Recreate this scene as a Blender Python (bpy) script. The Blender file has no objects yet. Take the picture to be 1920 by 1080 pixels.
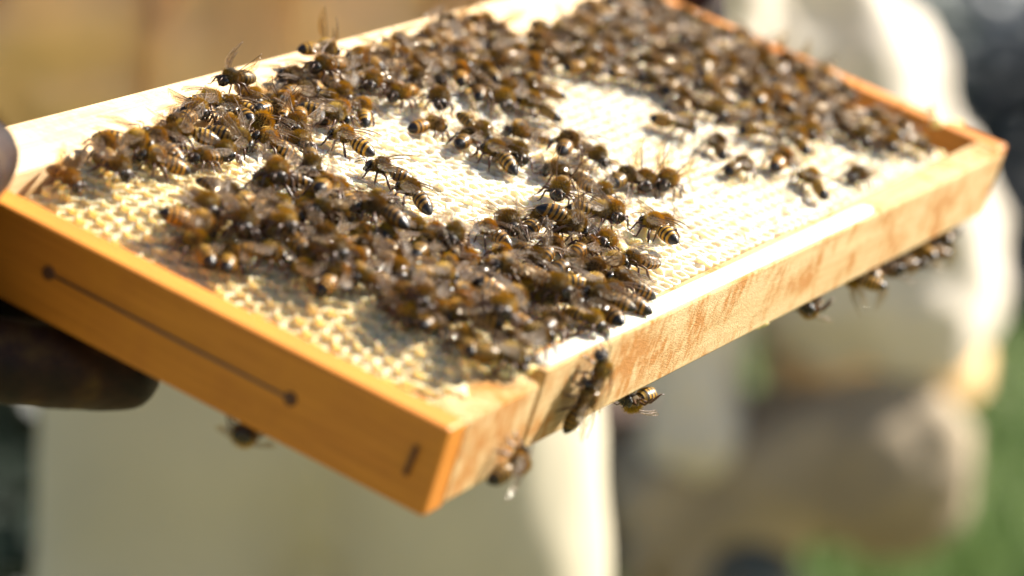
import bpy, bmesh, math, random
from mathutils import Vector, Matrix, Euler
random.seed(11)
sc = bpy.context.scene
col = sc.collection
R = math.radians
# ------------------------------------------------------------------ camera
CAM_H, PITCH = 0.80, R(3.0)
FPX = 6000.0                                   # focal length in photo pixels (1920 wide)
cam = bpy.data.cameras.new('camera'); cam_o = bpy.data.objects.new('camera', cam); col.objects.link(cam_o)
cam.sensor_width = 36.0; cam.lens = 36.0*FPX/1920.0
cam.clip_start = 0.05; cam.clip_end = 2000
cam_o.location = (0, 0, CAM_H); cam_o.rotation_euler = (R(90)-PITCH, 0, 0)
cam.dof.use_dof = True; cam.dof.focus_distance = 0.925; cam.dof.aperture_fstop = 6.8
sc.camera = cam_o
CF = Vector((0, math.cos(PITCH), -math.sin(PITCH))); CU = Vector((0, math.sin(PITCH), math.cos(PITCH))); CR = Vector((1, 0, 0))
CO = Vector((0, 0, CAM_H))
def cam2world_dir(v): return CR*v[0] - CU*v[1] + CF*v[2]
def cam2world(v): return CO + cam2world_dir(v)
# pose of the hive frame (fitted from its edges): x along the bottom bar, y along the side bar, z out of the comb
AB = Vector((0.45758843, -0.1968898, 0.86709125)); AD = Vector((-0.84279829, -0.40683283, 0.35238911)); NN = Vector((0.28337936, -0.89203221, -0.35210038))
A_c = Vector((-0.0150975, 0.0345775, 0.7792208))
W, H, T = 0.430, 0.172, 0.0248
MF = Matrix.Identity(4)
for i, v in enumerate((AB, AD, NN)):
    w = cam2world_dir(v).normalized()
    for j in range(3): MF[j][i] = w[j]
aw = cam2world(A_c)
for j in range(3): MF[j][3] = aw[j]
MFI = MF.inverted()
def px_local(px, py, axis=2, val=0.0):
    """photo pixel -> point on the plane local[axis] = val of the hive frame (metres)"""
    d = cam2world_dir(((px-960)/FPX, (py-540)/FPX, 1.0))
    o = MFI @ CO; dl = MFI.to_3x3() @ d
    t = (val - o[axis])/dl[axis]
    return o + dl*t
# ------------------------------------------------------------------ light
SUN = (AB*0.70 + NN*0.67 - AD*0.25).normalized(); SUNW = cam2world_dir(SUN).normalized()
sun_el = math.asin(SUNW.z); sun_az = math.atan2(SUNW.x, SUNW.y)
world = bpy.data.worlds.new('World'); sc.world = world; world.use_nodes = True
wn = world.node_tree; wn.nodes.clear()
sky = wn.nodes.new('ShaderNodeTexSky'); sky.sky_type = 'NISHITA'; sky.sun_disc = False
sky.sun_elevation = sun_el; sky.sun_rotation = sun_az; sky.air_density = 1.0; sky.dust_density = 1.0
bg = wn.nodes.new('ShaderNodeBackground'); bg.inputs['Strength'].default_value = 0.05
wo = wn.nodes.new('ShaderNodeOutputWorld')
wn.links.new(sky.outputs[0], bg.inputs[0]); wn.links.new(bg.outputs[0], wo.inputs[0])
sl = bpy.data.lights.new('sun', 'SUN'); sl.energy = 5.0; sl.angle = R(0.5); sl.color = (1.0, 0.93, 0.82)
so = bpy.data.objects.new('sun', sl); col.objects.link(so); so.location = (2, -1, 4)
so.rotation_euler = (-SUNW).to_track_quat('-Z', 'Y').to_euler()
vs = sc.view_settings; vs.view_transform = 'Standard'; vs.look = 'None'; vs.gamma = 1.0; vs.exposure = 1.75; vs.use_curve_mapping = False
# ------------------------------------------------------------------ materials
def mat(name, base=(.5, .5, .5), rough=.6, spec=.5):
    m = bpy.data.materials.new(name); m.use_nodes = True
    b = m.node_tree.nodes['Principled BSDF']
    b.inputs['Base Color'].default_value = (*base, 1); b.inputs['Roughness'].default_value = rough
    b.inputs['Specular IOR Level'].default_value = spec
    return m, m.node_tree, b
def nd(nt, typ, **kw):
    n = nt.nodes.new(typ)
    for k, v in kw.items():
        if k in n.inputs: n.inputs[k].default_value = v
        else: setattr(n, k, v)
    return n
def ramp(nt, fac, stops):
    r = nt.nodes.new('ShaderNodeValToRGB'); nt.links.new(fac, r.inputs[0])
    while len(r.color_ramp.elements) < len(stops): r.color_ramp.elements.new(.5)
    for e, (p, c) in zip(r.color_ramp.elements, stops): e.position = p; e.color = (*c, 1)
    return r.outputs[0]
def objcoord(nt, scale):
    tc = nt.nodes.new('ShaderNodeTexCoord'); mp = nt.nodes.new('ShaderNodeMapping'); mp.inputs['Scale'].default_value = scale
    nt.links.new(tc.outputs['Object'], mp.inputs[0]); return mp.outputs[0]
def bump(nt, b, h, strength, dist):
    bp = nt.nodes.new('ShaderNodeBump'); bp.inputs['Strength'].default_value = strength; bp.inputs['Distance'].default_value = dist
    nt.links.new(h, bp.inputs['Height']); nt.links.new(bp.outputs[0], b.inputs['Normal'])
def mix(nt, fac, a, b_):
    m = nt.nodes.new('ShaderNodeMix'); m.data_type = 'RGBA'
    if isinstance(fac, float): m.inputs[0].default_value = fac
    else: nt.links.new(fac, m.inputs[0])
    for s, i in ((a, 6), (b_, 7)):
        if isinstance(s, tuple): m.inputs[i].default_value = (*s, 1)
        else: nt.links.new(s, m.inputs[i])
    return m.outputs[2]
def wood(name, axis, c0, c1, stain=0.0, rough=.55, bumpd=.0002, along=500):
    m, nt, b = mat(name, c0, rough, .35)
    s = [900, 900, 900]; s[axis] = 30
    n1 = nd(nt, 'ShaderNodeTexNoise', Scale=1.0, Detail=6.0, Roughness=.65); nt.links.new(objcoord(nt, tuple(s)), n1.inputs['Vector'])
    s2 = [160, 160, 160]; s2[axis] = 9
    n2 = nd(nt, 'ShaderNodeTexNoise', Scale=1.0, Detail=3.0, Distortion=.6); nt.links.new(objcoord(nt, tuple(s2)), n2.inputs['Vector'])
    ca = ramp(nt, n2.outputs[0], [(.32, c1), (.68, c0)])
    cb = ramp(nt, n1.outputs[0], [(.3, tuple(x*.72 for x in c1)), (.6, c0)])
    cc = mix(nt, .55, ca, cb)
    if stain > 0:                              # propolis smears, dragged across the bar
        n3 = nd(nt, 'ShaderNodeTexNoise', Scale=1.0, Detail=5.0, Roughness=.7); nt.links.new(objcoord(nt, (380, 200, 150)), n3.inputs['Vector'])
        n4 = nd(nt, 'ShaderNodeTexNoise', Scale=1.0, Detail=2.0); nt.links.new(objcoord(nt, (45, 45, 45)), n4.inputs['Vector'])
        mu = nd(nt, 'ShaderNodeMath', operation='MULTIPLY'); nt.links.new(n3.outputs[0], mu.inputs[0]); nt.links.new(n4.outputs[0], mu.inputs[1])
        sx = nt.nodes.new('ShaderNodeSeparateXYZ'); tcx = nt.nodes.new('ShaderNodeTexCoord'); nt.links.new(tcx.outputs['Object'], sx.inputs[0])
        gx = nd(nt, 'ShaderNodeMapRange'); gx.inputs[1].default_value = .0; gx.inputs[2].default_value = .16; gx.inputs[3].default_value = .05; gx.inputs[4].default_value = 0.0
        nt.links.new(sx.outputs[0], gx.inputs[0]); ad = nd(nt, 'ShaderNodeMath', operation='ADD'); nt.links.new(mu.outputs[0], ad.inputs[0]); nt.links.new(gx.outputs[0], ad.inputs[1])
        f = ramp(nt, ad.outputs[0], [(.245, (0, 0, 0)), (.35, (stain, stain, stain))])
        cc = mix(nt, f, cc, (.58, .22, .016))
    nt.links.new(cc, b.inputs['Base Color'])
    nf = nd(nt, 'ShaderNodeTexNoise', Scale=1.0, Detail=8.0, Roughness=.75); s3 = [1800, 1800, 1800]; s3[axis] = along
    nt.links.new(objcoord(nt, tuple(s3)), nf.inputs['Vector'])
    bump(nt, b, nf.outputs[0], .8, bumpd)
    return m
M = {}
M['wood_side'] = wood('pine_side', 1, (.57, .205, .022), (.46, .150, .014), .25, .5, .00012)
M['wood_bottom'] = wood('pine_bottom', 0, (.85, .61, .30), (.70, .42, .14), .95, .6, .0030, 1100)
M['wood_top'] = wood('pine_top', 0, (.80, .60, .36), (.70, .46, .22), .3, .6, .0003)
def wax(name, c, trans, tcol, amber=0.0):
    m, nt, b = mat(name, c, .5, .35)
    n = nd(nt, 'ShaderNodeTexNoise', Scale=1.0, Detail=5.0, Roughness=.6); nt.links.new(objcoord(nt, (260, 260, 260)), n.inputs['Vector'])
    n2 = nd(nt, 'ShaderNodeTexNoise', Scale=1.0, Detail=3.0); nt.links.new(objcoord(nt, (40, 40, 40)), n2.inputs['Vector'])
    c1 = ramp(nt, n.outputs[0], [(.3, tuple(x*.86 for x in c)), (.65, c)])
    c2 = mix(nt, ramp(nt, n2.outputs[0], [(.45, (0, 0, 0)), (.7, (.5, .5, .5))]), c1, tuple(x*y for x, y in zip(c, (.97, .88, .66))))
    nt.links.new(c2, b.inputs['Base Color'])
    b.inputs['Subsurface Weight'].default_value = .55; b.inputs['Subsurface Radius'].default_value = (1.0, .62, .30); b.inputs['Subsurface Scale'].default_value = .004
    nb = nd(nt, 'ShaderNodeTexNoise', Scale=1.0, Detail=6.0, Roughness=.7); nt.links.new(objcoord(nt, (900, 900, 900)), nb.inputs['Vector'])
    bump(nt, b, nb.outputs[0], .7, .0004)
    t = nd(nt, 'ShaderNodeBsdfTranslucent', Color=(*tcol, 1)); mx = nt.nodes.new('ShaderNodeMixShader'); mx.inputs[0].default_value = trans
    nt.links.new(b.outputs[0], mx.inputs[1]); nt.links.new(t.outputs[0], mx.inputs[2])
    nt.links.new(mx.outputs[0], nt.nodes['Material Output'].inputs['Surface'])
    return m
M['wax'] = wax('fresh_wax', (.93, .87, .74), .30, (.97, .82, .58))
M['wax_old'] = wax('honey_wax', (.88, .77, .52), .32, (.96, .78, .44))
M['wax_yellow'] = wax('burr_wax', (.86, .78, .46), .30, (.95, .8, .4))
def attr_mat(name, rough, spec, sheen=0.0):
    m, nt, b = mat(name, (.1, .1, .1), rough, spec)
    a = nd(nt, 'ShaderNodeVertexColor', layer_name='Col'); oi = nt.nodes.new('ShaderNodeObjectInfo')
    hs = nd(nt, 'ShaderNodeHueSaturation', Saturation=1.12); nt.links.new(a.outputs[0], hs.inputs['Color'])
    mr = nd(nt, 'ShaderNodeMapRange'); mr.inputs[3].default_value = .5; mr.inputs[4].default_value = 1.25
    nt.links.new(oi.outputs['Random'], mr.inputs[0]); nt.links.new(mr.outputs[0], hs.inputs['Value'])
    m7 = nd(nt, 'ShaderNodeMath', operation='MULTIPLY'); m7.inputs[1].default_value = 7.31; fr7 = nd(nt, 'ShaderNodeMath', operation='FRACT'); nt.links.new(oi.outputs['Random'], m7.inputs[0]); nt.links.new(m7.outputs[0], fr7.inputs[0])
    mh = nd(nt, 'ShaderNodeMapRange'); mh.inputs[3].default_value = .494; mh.inputs[4].default_value = .506; nt.links.new(fr7.outputs[0], mh.inputs[0]); nt.links.new(mh.outputs[0], hs.inputs['Hue'])
    nt.links.new(hs.outputs[0], b.inputs['Base Color'])
    if sheen: b.inputs['Sheen Weight'].default_value = sheen
    return m
M['bee'] = attr_mat('bee_cuticle', .38, .4)
M['bee_hair'] = attr_mat('bee_hair', .9, .12, .25)
M['bee_eye'] = mat('bee_eye', (.012, .009, .008), .12, .6)[0]
M['bee_leg'] = mat('bee_leg', (.075, .032, .014), .35, .5)[0]
def wingmat():
    m, nt, b = mat('bee_wing', (.50, .33, .16), .3, .5)
    tr = nd(nt, 'ShaderNodeBsdfTransparent', Color=(.95, .88, .76, 1)); mx = nt.nodes.new('ShaderNodeMixShader'); mx.inputs[0].default_value = .035
    nt.links.new(tr.outputs[0], mx.inputs[1]); nt.links.new(b.outputs[0], mx.inputs[2])
    gl_ = nd(nt, 'ShaderNodeBsdfGlossy', Color=(1, .95, .86, 1), Roughness=.16); fr_ = nd(nt, 'ShaderNodeLayerWeight', Blend=.25)
    nb_ = nd(nt, 'ShaderNodeTexNoise', Scale=1.0, Detail=2.0); nt.links.new(objcoord(nt, (.9, .9, .9)), nb_.inputs['Vector'])
    bp_ = nd(nt, 'ShaderNodeBump', Strength=.8, Distance=.5); nt.links.new(nb_.outputs[0], bp_.inputs['Height']); nt.links.new(bp_.outputs[0], gl_.inputs['Normal'])
    m2 = nt.nodes.new('ShaderNodeMixShader'); mp_ = nd(nt, 'ShaderNodeMapRange'); mp_.inputs[3].default_value = .015; mp_.inputs[4].default_value = .28
    nt.links.new(fr_.outputs['Fresnel'], mp_.inputs[0]); nt.links.new(mp_.outputs[0], m2.inputs[0])
    nt.links.new(mx.outputs[0], m2.inputs[1]); nt.links.new(gl_.outputs[0], m2.inputs[2])
    nt.links.new(m2.outputs[0], nt.nodes['Material Output'].inputs['Surface'])
    return m
M['wing'] = wingmat()
M['vein'] = mat('wing_vein', (.10, .05, .02), .5)[0]
def cloth(name, c, rough=.85, soil=.82):
    m, nt, b = mat(name, c, rough, .2)
    n = nd(nt, 'ShaderNodeTexNoise', Scale=1.0, Detail=4.0); nt.links.new(objcoord(nt, (9, 9, 9)), n.inputs['Vector'])
    nt.links.new(ramp(nt, n.outputs[0], [(.3, tuple(x*soil for x in c)), (.7, c)]), b.inputs['Base Color'])
    w = nd(nt, 'ShaderNodeTexNoise', Scale=1.0, Detail=2.0); nt.links.new(objcoord(nt, (700, 700, 700)), w.inputs['Vector'])
    bump(nt, b, w.outputs[0], .3, .0005)
    return m
M['suit_white'] = cloth('white_cotton', (.70, .63, .53), .85, .72)
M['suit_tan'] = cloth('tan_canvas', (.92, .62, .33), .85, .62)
M['trousers'] = cloth('stone_trousers', (.53, .48, .36))
M['trousers_grey'] = cloth('brown_trousers', (.36, .29, .20), .85, .6)
M['skin'] = mat('skin', (.62, .38, .27), .5)[0]
M['net'] = mat('veil_net', (.03, .03, .03), .8)[0]
M['straw'] = cloth('straw', (.62, .48, .24))
M['red'] = cloth('red_cloth', (.5, .06, .04))
M['boot'] = mat('rubber_boot', (.03, .035, .03), .4)[0]
def glovemat():
    m, nt, b = mat('leather_glove', (.10, .05, .02), .55, .15)
    n = nd(nt, 'ShaderNodeTexNoise', Scale=1.0, Detail=4.0, Roughness=.6); nt.links.new(objcoord(nt, (70, 70, 70)), n.inputs['Vector'])
    nt.links.new(ramp(nt, n.outputs[0], [(.35, (.008, .005, .005)), (.55, (.024, .010, .006)), (.75, (.075, .042, .010))]), b.inputs['Base Color'])
    n2 = nd(nt, 'ShaderNodeTexNoise', Scale=1.0, Detail=5.0); nt.links.new(objcoord(nt, (500, 500, 500)), n2.inputs['Vector'])
    bump(nt, b, n2.outputs[0], .5, .0006)
    return m
M['glove'] = glovemat()
M['steel'] = mat('rusty_wire', (.13, .07, .04), .5)[0]
M['hole'] = mat('dark_hole', (.09, .03, .01), .8)[0]
# ------------------------------------------------------------------ helpers
class MB:
    def __init__(s): s.v = []; s.f = []; s.m = []; s.c = []
    def add(s, vs_, fs, mi=0, cols=None):
        o = len(s.v); s.v += [tuple(p) for p in vs_]; s.f += [tuple(i+o for i in f) for f in fs]; s.m += [mi]*len(fs)
        s.c += cols if cols else [(.5, .5, .5)]*len(vs_)
    def rings(s, rings, mi=0, cols=None, close=True):
        n = len(rings[0]); vs_ = [p for r in rings for p in r]; fs = []
        for i in range(len(rings)-1):
            for j in range(n): fs.append((i*n+j, i*n+(j+1) % n, (i+1)*n+(j+1) % n, (i+1)*n+j))
        if close: fs.append(tuple(range(n))[::-1]); fs.append(tuple((len(rings)-1)*n+j for j in range(n)))
        s.add(vs_, fs, mi, [c for c in cols for _ in range(n)] if cols else None)
    def tube(s, pts, rad, n=6, mi=0, col_=None):
        pts = [Vector(p) for p in pts]; rr = []
        for i, p in enumerate(pts):
            d = (pts[min(i+1, len(pts)-1)] - pts[max(i-1, 0)]).normalized()
            a = d.cross(Vector((0, 0, 1)) if abs(d.z) < .9 else Vector((1, 0, 0))).normalized(); b = d.cross(a)
            r = rad[i] if isinstance(rad, (list, tuple)) else rad
            rr.append([p + a*math.cos(2*math.pi*k/n)*r + b*math.sin(2*math.pi*k/n)*r for k in range(n)])
        s.rings(rr, mi, [col_]*len(pts) if col_ else None)
    def ell(s, c, r, nu=12, nv=8, mi=0, col_=None):
        rr = []
        for i in range(1, nv):
            t = math.pi*i/nv
            rr.append([(c[0]+r[0]*math.sin(t)*math.cos(2*math.pi*k/nu), c[1]+r[1]*math.sin(t)*math.sin(2*math.pi*k/nu), c[2]-r[2]*math.cos(t)) for k in range(nu)])
        s.rings(rr, mi, [col_]*len(rr) if col_ else None)
    def mesh(s, name, mats, smooth=True, color=False):
        me = bpy.data.meshes.new(name); me.from_pydata(s.v, [], s.f)
        for m in mats: me.materials.append(m)
        me.polygons.foreach_set('material_index', s.m)
        if smooth: me.polygons.foreach_set('use_smooth', [True]*len(s.f))
        if color:
            a = me.color_attributes.new('Col', 'FLOAT_COLOR', 'POINT')
            a.data.foreach_set('color', [x for c in s.c for x in (*c, 1.0)])
        me.update(); return me
def link(name, me, parent=None, mtx=None):
    o = bpy.data.objects.new(name, me); col.objects.link(o)
    if parent: o.parent = parent
    if mtx is not None: o.matrix_local = mtx
    return o
def tag(o, label, cat, group=None):
    o['label'] = label; o['category'] = cat
    if group: o['group'] = group
    return o
def struct(o, kind='structure'): o['kind'] = kind; return o
def bevel(o, w, seg=2):
    b = o.modifiers.new('bevel', 'BEVEL'); b.width = w; b.segments = seg; b.limit_method = 'ANGLE'; return o
def prism(poly, z0, z1):
    mb = MB(); n = len(poly)
    vs_ = [(x, y, z0) for x, y in poly] + [(x, y, z1) for x, y in poly]
    fs = [tuple(range(n))[::-1], tuple(range(n, 2*n))] + [(i, (i+1) % n, n+(i+1) % n, n+i) for i in range(n)]
    mb.add(vs_, fs); return mb
def boxm(x0, x1, y0, y1, z0, z1): return prism([(x0, y0), (x1, y0), (x1, y1), (x0, y1)], z0, z1)
# ------------------------------------------------------------------ the setting
g = MB(); n = 24
g.add([(-150+300*i/n, -60+300*j/n, 0) for j in range(n+1) for i in range(n+1)], [(j*(n+1)+i, j*(n+1)+i+1, (j+1)*(n+1)+i+1, (j+1)*(n+1)+i) for j in range(n) for i in range(n)])
gm, nt, b = mat('meadow', (.09, .12, .035), .9, .2)
nn_ = nd(nt, 'ShaderNodeTexNoise', Scale=1.0, Detail=6.0); nt.links.new(objcoord(nt, (3, 3, 3)), nn_.inputs['Vector'])
nt.links.new(ramp(nt, nn_.outputs[0], [(.3, (.09, .09, .04)), (.55, (.19, .18, .085)), (.75, (.28, .24, .13))]), b.inputs['Base Color'])
struct(link('ground', g.mesh('ground', [gm])))
gr = MB(); rg = random.Random(3)
for i in range(42000):
    y = 4.6 + 11*rg.random()**1.4; x = (rg.random()*2-1)*(.19*y+.25)
    h = .05+.09*rg.random(); a = rg.random()*6.28; w_ = .003+.004*rg.random(); lx, ly = (rg.random()-.5)*.08, (rg.random()-.5)*.08
    gr.add([(x-w_*math.cos(a), y-w_*math.sin(a), 0), (x+w_*math.cos(a), y+w_*math.sin(a), 0), (x+lx, y+ly, h)], [(0, 1, 2)])
gbm, nt, b = mat('grass_blade', (.13, .20, .05), .45, .5)
oi = nd(nt, 'ShaderNodeTexNoise', Scale=1.0, Detail=2.0); nt.links.new(objcoord(nt, (6, 6, 6)), oi.inputs['Vector'])
nt.links.new(ramp(nt, oi.outputs[0], [(.3, (.10, .17, .04)), (.6, (.20, .28, .08)), (.75, (.34, .34, .16))]), b.inputs['Base Color'])
o = struct(link('grass', gr.mesh('grass', [gbm], False)), 'stuff'); o['label'] = 'short sunlit green grass of the meadow behind the beekeepers'; o['category'] = 'grass'
# dark leafy shrubs closing the view
def leafmat(name, c0, c1):
    m, nt, b = mat(name, c0, .5, .4)
    n = nd(nt, 'ShaderNodeTexNoise', Scale=1.0, Detail=2.0); nt.links.new(objcoord(nt, (3, 3, 3)), n.inputs['Vector'])
    nt.links.new(ramp(nt, n.outputs[0], [(.35, c0), (.65, c1)]), b.inputs['Base Color'])
    return m
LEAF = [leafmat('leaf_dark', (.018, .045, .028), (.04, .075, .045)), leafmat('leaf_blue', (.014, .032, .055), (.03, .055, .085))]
BARK = mat('bark', (.07, .05, .035), .9)[0]
def shrub(x, y, rx, h, nleaf, seed, lm, label):
    r = random.Random(seed); t = bpy.data.objects.new('leafy_shrub', None); col.objects.link(t); t.location = (x, y, 0)
    tr = MB(); tips = []
    for k in range(9):
        a = r.random()*6.28; q = Vector((math.cos(a)*rx*.6*r.random(), math.sin(a)*rx*.6*r.random(), h*(.5+.4*r.random())))
        tr.tube([(0, 0, -.02), q*.35+Vector((0, 0, .1)), q], [.05, .03, .008]); tips.append(q)
    link('trunk', tr.mesh('trunk', [BARK]), t)
    cr = MB(); clumps = [(Vector(((r.random()*2-1)*rx*.85, (r.random()*2-1)*rx*.7, h*(.06+.86*r.random()))), .16+.22*r.random()) for _ in range(60)]
    for i in range(nleaf):
        c, s = clumps[r.randrange(60)]
        p = c + Vector((r.gauss(0, 1), r.gauss(0, 1), r.gauss(0, 1)))*s*.55
        p.z = max(.03, p.z)
        u = Vector((r.gauss(0, 1), r.gauss(0, 1), r.gauss(0, .7))).normalized(); v = u.orthogonal().normalized(); L = .035+.04*r.random()
        cr.add([p-u*L, p+v*L*.45, p+u*L, p-v*L*.45], [(0, 1, 2, 3)])
    link('crown', cr.mesh('crown', [lm], False), t)
    tag(t, label, 'shrub')
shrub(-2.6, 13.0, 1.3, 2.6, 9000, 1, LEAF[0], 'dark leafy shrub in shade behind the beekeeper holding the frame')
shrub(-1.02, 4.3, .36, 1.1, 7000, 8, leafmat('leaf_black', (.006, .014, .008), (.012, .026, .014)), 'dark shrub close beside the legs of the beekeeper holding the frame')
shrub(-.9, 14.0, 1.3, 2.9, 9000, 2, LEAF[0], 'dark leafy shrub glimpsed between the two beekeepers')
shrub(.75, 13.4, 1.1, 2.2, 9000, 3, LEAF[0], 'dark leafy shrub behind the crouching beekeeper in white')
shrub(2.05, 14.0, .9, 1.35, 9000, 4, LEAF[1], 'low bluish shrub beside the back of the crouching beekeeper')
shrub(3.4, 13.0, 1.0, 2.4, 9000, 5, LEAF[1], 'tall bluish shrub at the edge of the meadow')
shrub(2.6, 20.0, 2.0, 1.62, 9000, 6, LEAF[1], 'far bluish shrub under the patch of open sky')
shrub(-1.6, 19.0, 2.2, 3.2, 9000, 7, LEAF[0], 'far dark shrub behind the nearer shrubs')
# ------------------------------------------------------------------ beekeepers
def remeshed(mb, name, voxel, mats, folds=0.0, fscale=.12, smooth_it=6):
    me = mb.mesh(name+'_raw', [], False)
    bm = bmesh.new(); bm.from_mesh(me); bmesh.ops.recalc_face_normals(bm, faces=bm.faces); bm.to_mesh(me); bm.free()
    t = bpy.data.objects.new('tmp', me); col.objects.link(t)
    r = t.modifiers.new('r', 'REMESH'); r.mode = 'VOXEL'; r.voxel_size = voxel; r.use_smooth_shade = True
    s = t.modifiers.new('s', 'SMOOTH'); s.iterations = smooth_it; s.factor = .5
    if folds:
        tx = bpy.data.textures.new(name+'_folds', 'CLOUDS'); tx.noise_scale = fscale; tx.noise_depth = 2
        d = t.modifiers.new('d', 'DISPLACE'); d.texture = tx; d.strength = folds; d.mid_level = .5; d.texture_coords = 'LOCAL'
    dg = bpy.context.evaluated_depsgraph_get(); out = bpy.data.meshes.new_from_object(t.evaluated_get(dg)); out.name = name
    bpy.data.objects.remove(t); out.materials.clear()
    for m in mats: out.materials.append(m)
    out.polygons.foreach_set('use_smooth', [True]*len(out.polygons))
    return out
def cone(mb, p0, r0, p1, r1, n=14, steps=5):
    p0 = Vector(p0); p1 = Vector(p1)
    mb.tube([p0.lerp(p1, i/steps) for i in range(steps+1)], [r0+(r1-r0)*i/steps for i in range(steps+1)], n)
    mb.ell(p0, (r0,)*3, 14, 10); mb.ell(p1, (r1,)*3, 14, 10)
def chain(mb, pts, rad):
    for a, b_, r0, r1 in zip(pts, pts[1:], rad, rad[1:]): cone(mb, a, r0, b_, r1)
def glove_hand(mb, wrist, knuckle, fingers, thumb):
    """wrist, knuckle centre; fingers: 4 lists of joints from knuckle to tip; thumb: joints from the palm side"""
    chain(mb, [wrist, knuckle], [.030, .034])
    for f in fingers: chain(mb, [Vector(wrist).lerp(Vector(f[0]), .55)] + f, [.016] + [.0125, .0118, .0112, .0102][:len(f)])
    chain(mb, [Vector(wrist).lerp(Vector(knuckle), .25)] + thumb, [.018] + [.0150, .0130, .0115][:len(thumb)])
def L2W(x, y, z): return MF @ Vector((x, y, z))
def head_and_veil(t, c, face):
    """head centre c, face direction; head with face, straw hat and black veil"""
    f = Vector(face).normalized(); r_ = Vector((0, 0, 1)).cross(f).normalized(); c = Vector(c)
    hb = MB(); hb.ell((0, 0, 0), (.078, .092, .112), 18, 14); hb.ell((0, .086, -.012), (.014, .026, .022), 10, 8)
    hb.ell((.078, -.005, -.005), (.010, .02, .032), 8, 6); hb.ell((-.078, -.005, -.005), (.010, .02, .032), 8, 6); hb.ell((0, .075, -.055), (.03, .014, .010), 10, 6)
    mx = Matrix((( -r_.x, f.x, 0, c.x), (-r_.y, f.y, 0, c.y), (0, 0, 1, c.z), (0, 0, 0, 1)))
    hd = link('head', remeshed(hb, 'head', .006, [M['skin']]), t, mx)
    e = MB()
    for s in (-1, 1): e.ell((s*.032, .082, .012), (.012, .008, .008), 8, 6)
    link('eyes', e.mesh('eyes', [M['bee_eye']]), hd)
    hat = MB(); hat.rings([[(math.cos(k*.3142)*r0, math.sin(k*.3142)*r0, z) for k in range(20)] for r0, z in ((.19, .075), (.19, .081), (.105, .088), (.10, .15), (.07, .175))])
    link('hat', hat.mesh('hat', [M['straw']]), hd)
    v = MB(); v.rings([[(math.cos(k*.3142)*r0, math.sin(k*.3142)*r0, z) for k in range(20)] for r0, z in ((.165, .072), (.16, -.08), (.13, -.19))], 0, None, False)
    link('veil', v.mesh('veil', [M['net']]), hd)
# a dark hive added to fill the dark gap between the two beekeepers
hv = bpy.data.objects.new('added_hive', None); col.objects.link(hv); hv.location = (.13, 5.2, 0); hv.rotation_euler = (0, 0, .3)
M['hive'] = wood('hive_wood', 0, (.09, .05, .028), (.06, .032, .018), 0, .7)
bevel(link('hive_box', boxm(-.23, .23, -.20, .20, .06, .30).mesh('hive_box', [M['hive']], False), hv), .004)
bevel(link('roof', boxm(-.25, .25, -.22, .22, .302, .345).mesh('roof', [M['hive']], False), hv), .004)
bevel(link('floor_board', boxm(-.23, .23, -.26, .20, .035, .058).mesh('floor_board', [M['hive']], False), hv), .003)
for lx in (-.2, .2):
    for ly in (-.17, .17): link('foot', boxm(lx-.025, lx+.025, ly-.025, ly+.025, 0, .034).mesh('foot', [M['hive']], False), hv)
link('entrance', boxm(-.09, .09, -.203, -.199, .062, .078).mesh('entrance', [M['hole']], False), hv)
tag(hv, 'dark brown wooden hive added to fill the dark gap between the beekeepers', 'added_hive')
# --- the holder: stands behind the top bar, both hands on the lugs
p1 = bpy.data.objects.new('person', None); col.objects.link(p1)
PX, PY = -.110, 1.85
def q1(x, y, z): return (PX+x, PY+y, z)
bd = MB()
for s in (-1, 1):
    chain(bd, [q1(s*.075, 0, .86), q1(s*.078, -.03, .62), q1(s*.090, -.01, .46), q1(s*.11, .03, .12), q1(s*.115, .01, .06)], [.100, .086, .078, .058, .055])
    chain(bd, [q1(s*.115, .02, .05), q1(s*.13, -.13, .035)], [.05, .038])
chain(bd, [q1(0, 0, .88), q1(0, .02, 1.10), q1(0, .03, 1.33)], [.13, .14, .13]); chain(bd, [q1(-.15, .03, 1.38), q1(.15, .03, 1.38)], [.07, .07])
chain(bd, [q1(0, .03, 1.40), q1(0, .01, 1.52)], [.06, .055])
lugD = L2W(-.020, H-.012, -.008); lugC = L2W(W+.030, H-.010, -.010)
wrD = lugD + Vector((-.075, .050, .045)); wrC = lugC + Vector((-.02, .07, .075))
elD = Vector(q1(-.33, -.16, 1.06)); elC = Vector(q1(.30, -.10, 1.10))
chain(bd, [q1(-.17, .03, 1.36), elD, wrD], [.058, .046, .032]); chain(bd, [q1(.17, .03, 1.36), elC, wrC], [.058, .046, .032])
link('body', remeshed(bd, 'body', .014, [M['trousers']], .016, .10), p1)
jk = MB()
chain(jk, [q1(0, 0, .80), q1(0, -.01, .90), q1(0, .01, 1.12), q1(0, .03, 1.34)], [.150, .172, .170, .15])
chain(jk, [q1(-.07, 0, .80), q1(-.08, 0, 1.0)], [.125, .14]); chain(jk, [q1(.07, 0, .80), q1(.08, 0, 1.0)], [.125, .14])
chain(jk, [q1(-.17, .03, 1.37), q1(.17, .03, 1.37)], [.09, .09])
chain(jk, [q1(-.19, .03, 1.36), elD, wrD.lerp(elD, .25)], [.085, .070, .050]); chain(jk, [q1(.19, .03, 1.36), elC, wrC.lerp(elC, .25)], [.085, .070, .050])
for k_, fx in enumerate((-.20, -.155, -.10, -.06, -.01, .035, .085, .14)):
    yy = -math.sqrt(max(.001, .172**2-(fx*.72)**2)); wv = .02*math.sin(k_*2.3)
    chain(jk, [q1(fx, yy+.012, .74), q1(fx+wv, yy-.006, .88), q1(fx-wv*.6, yy+.0, 1.02), q1(fx*.8, yy+.03, 1.2)], [.016, .022, .018, .012])
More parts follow.
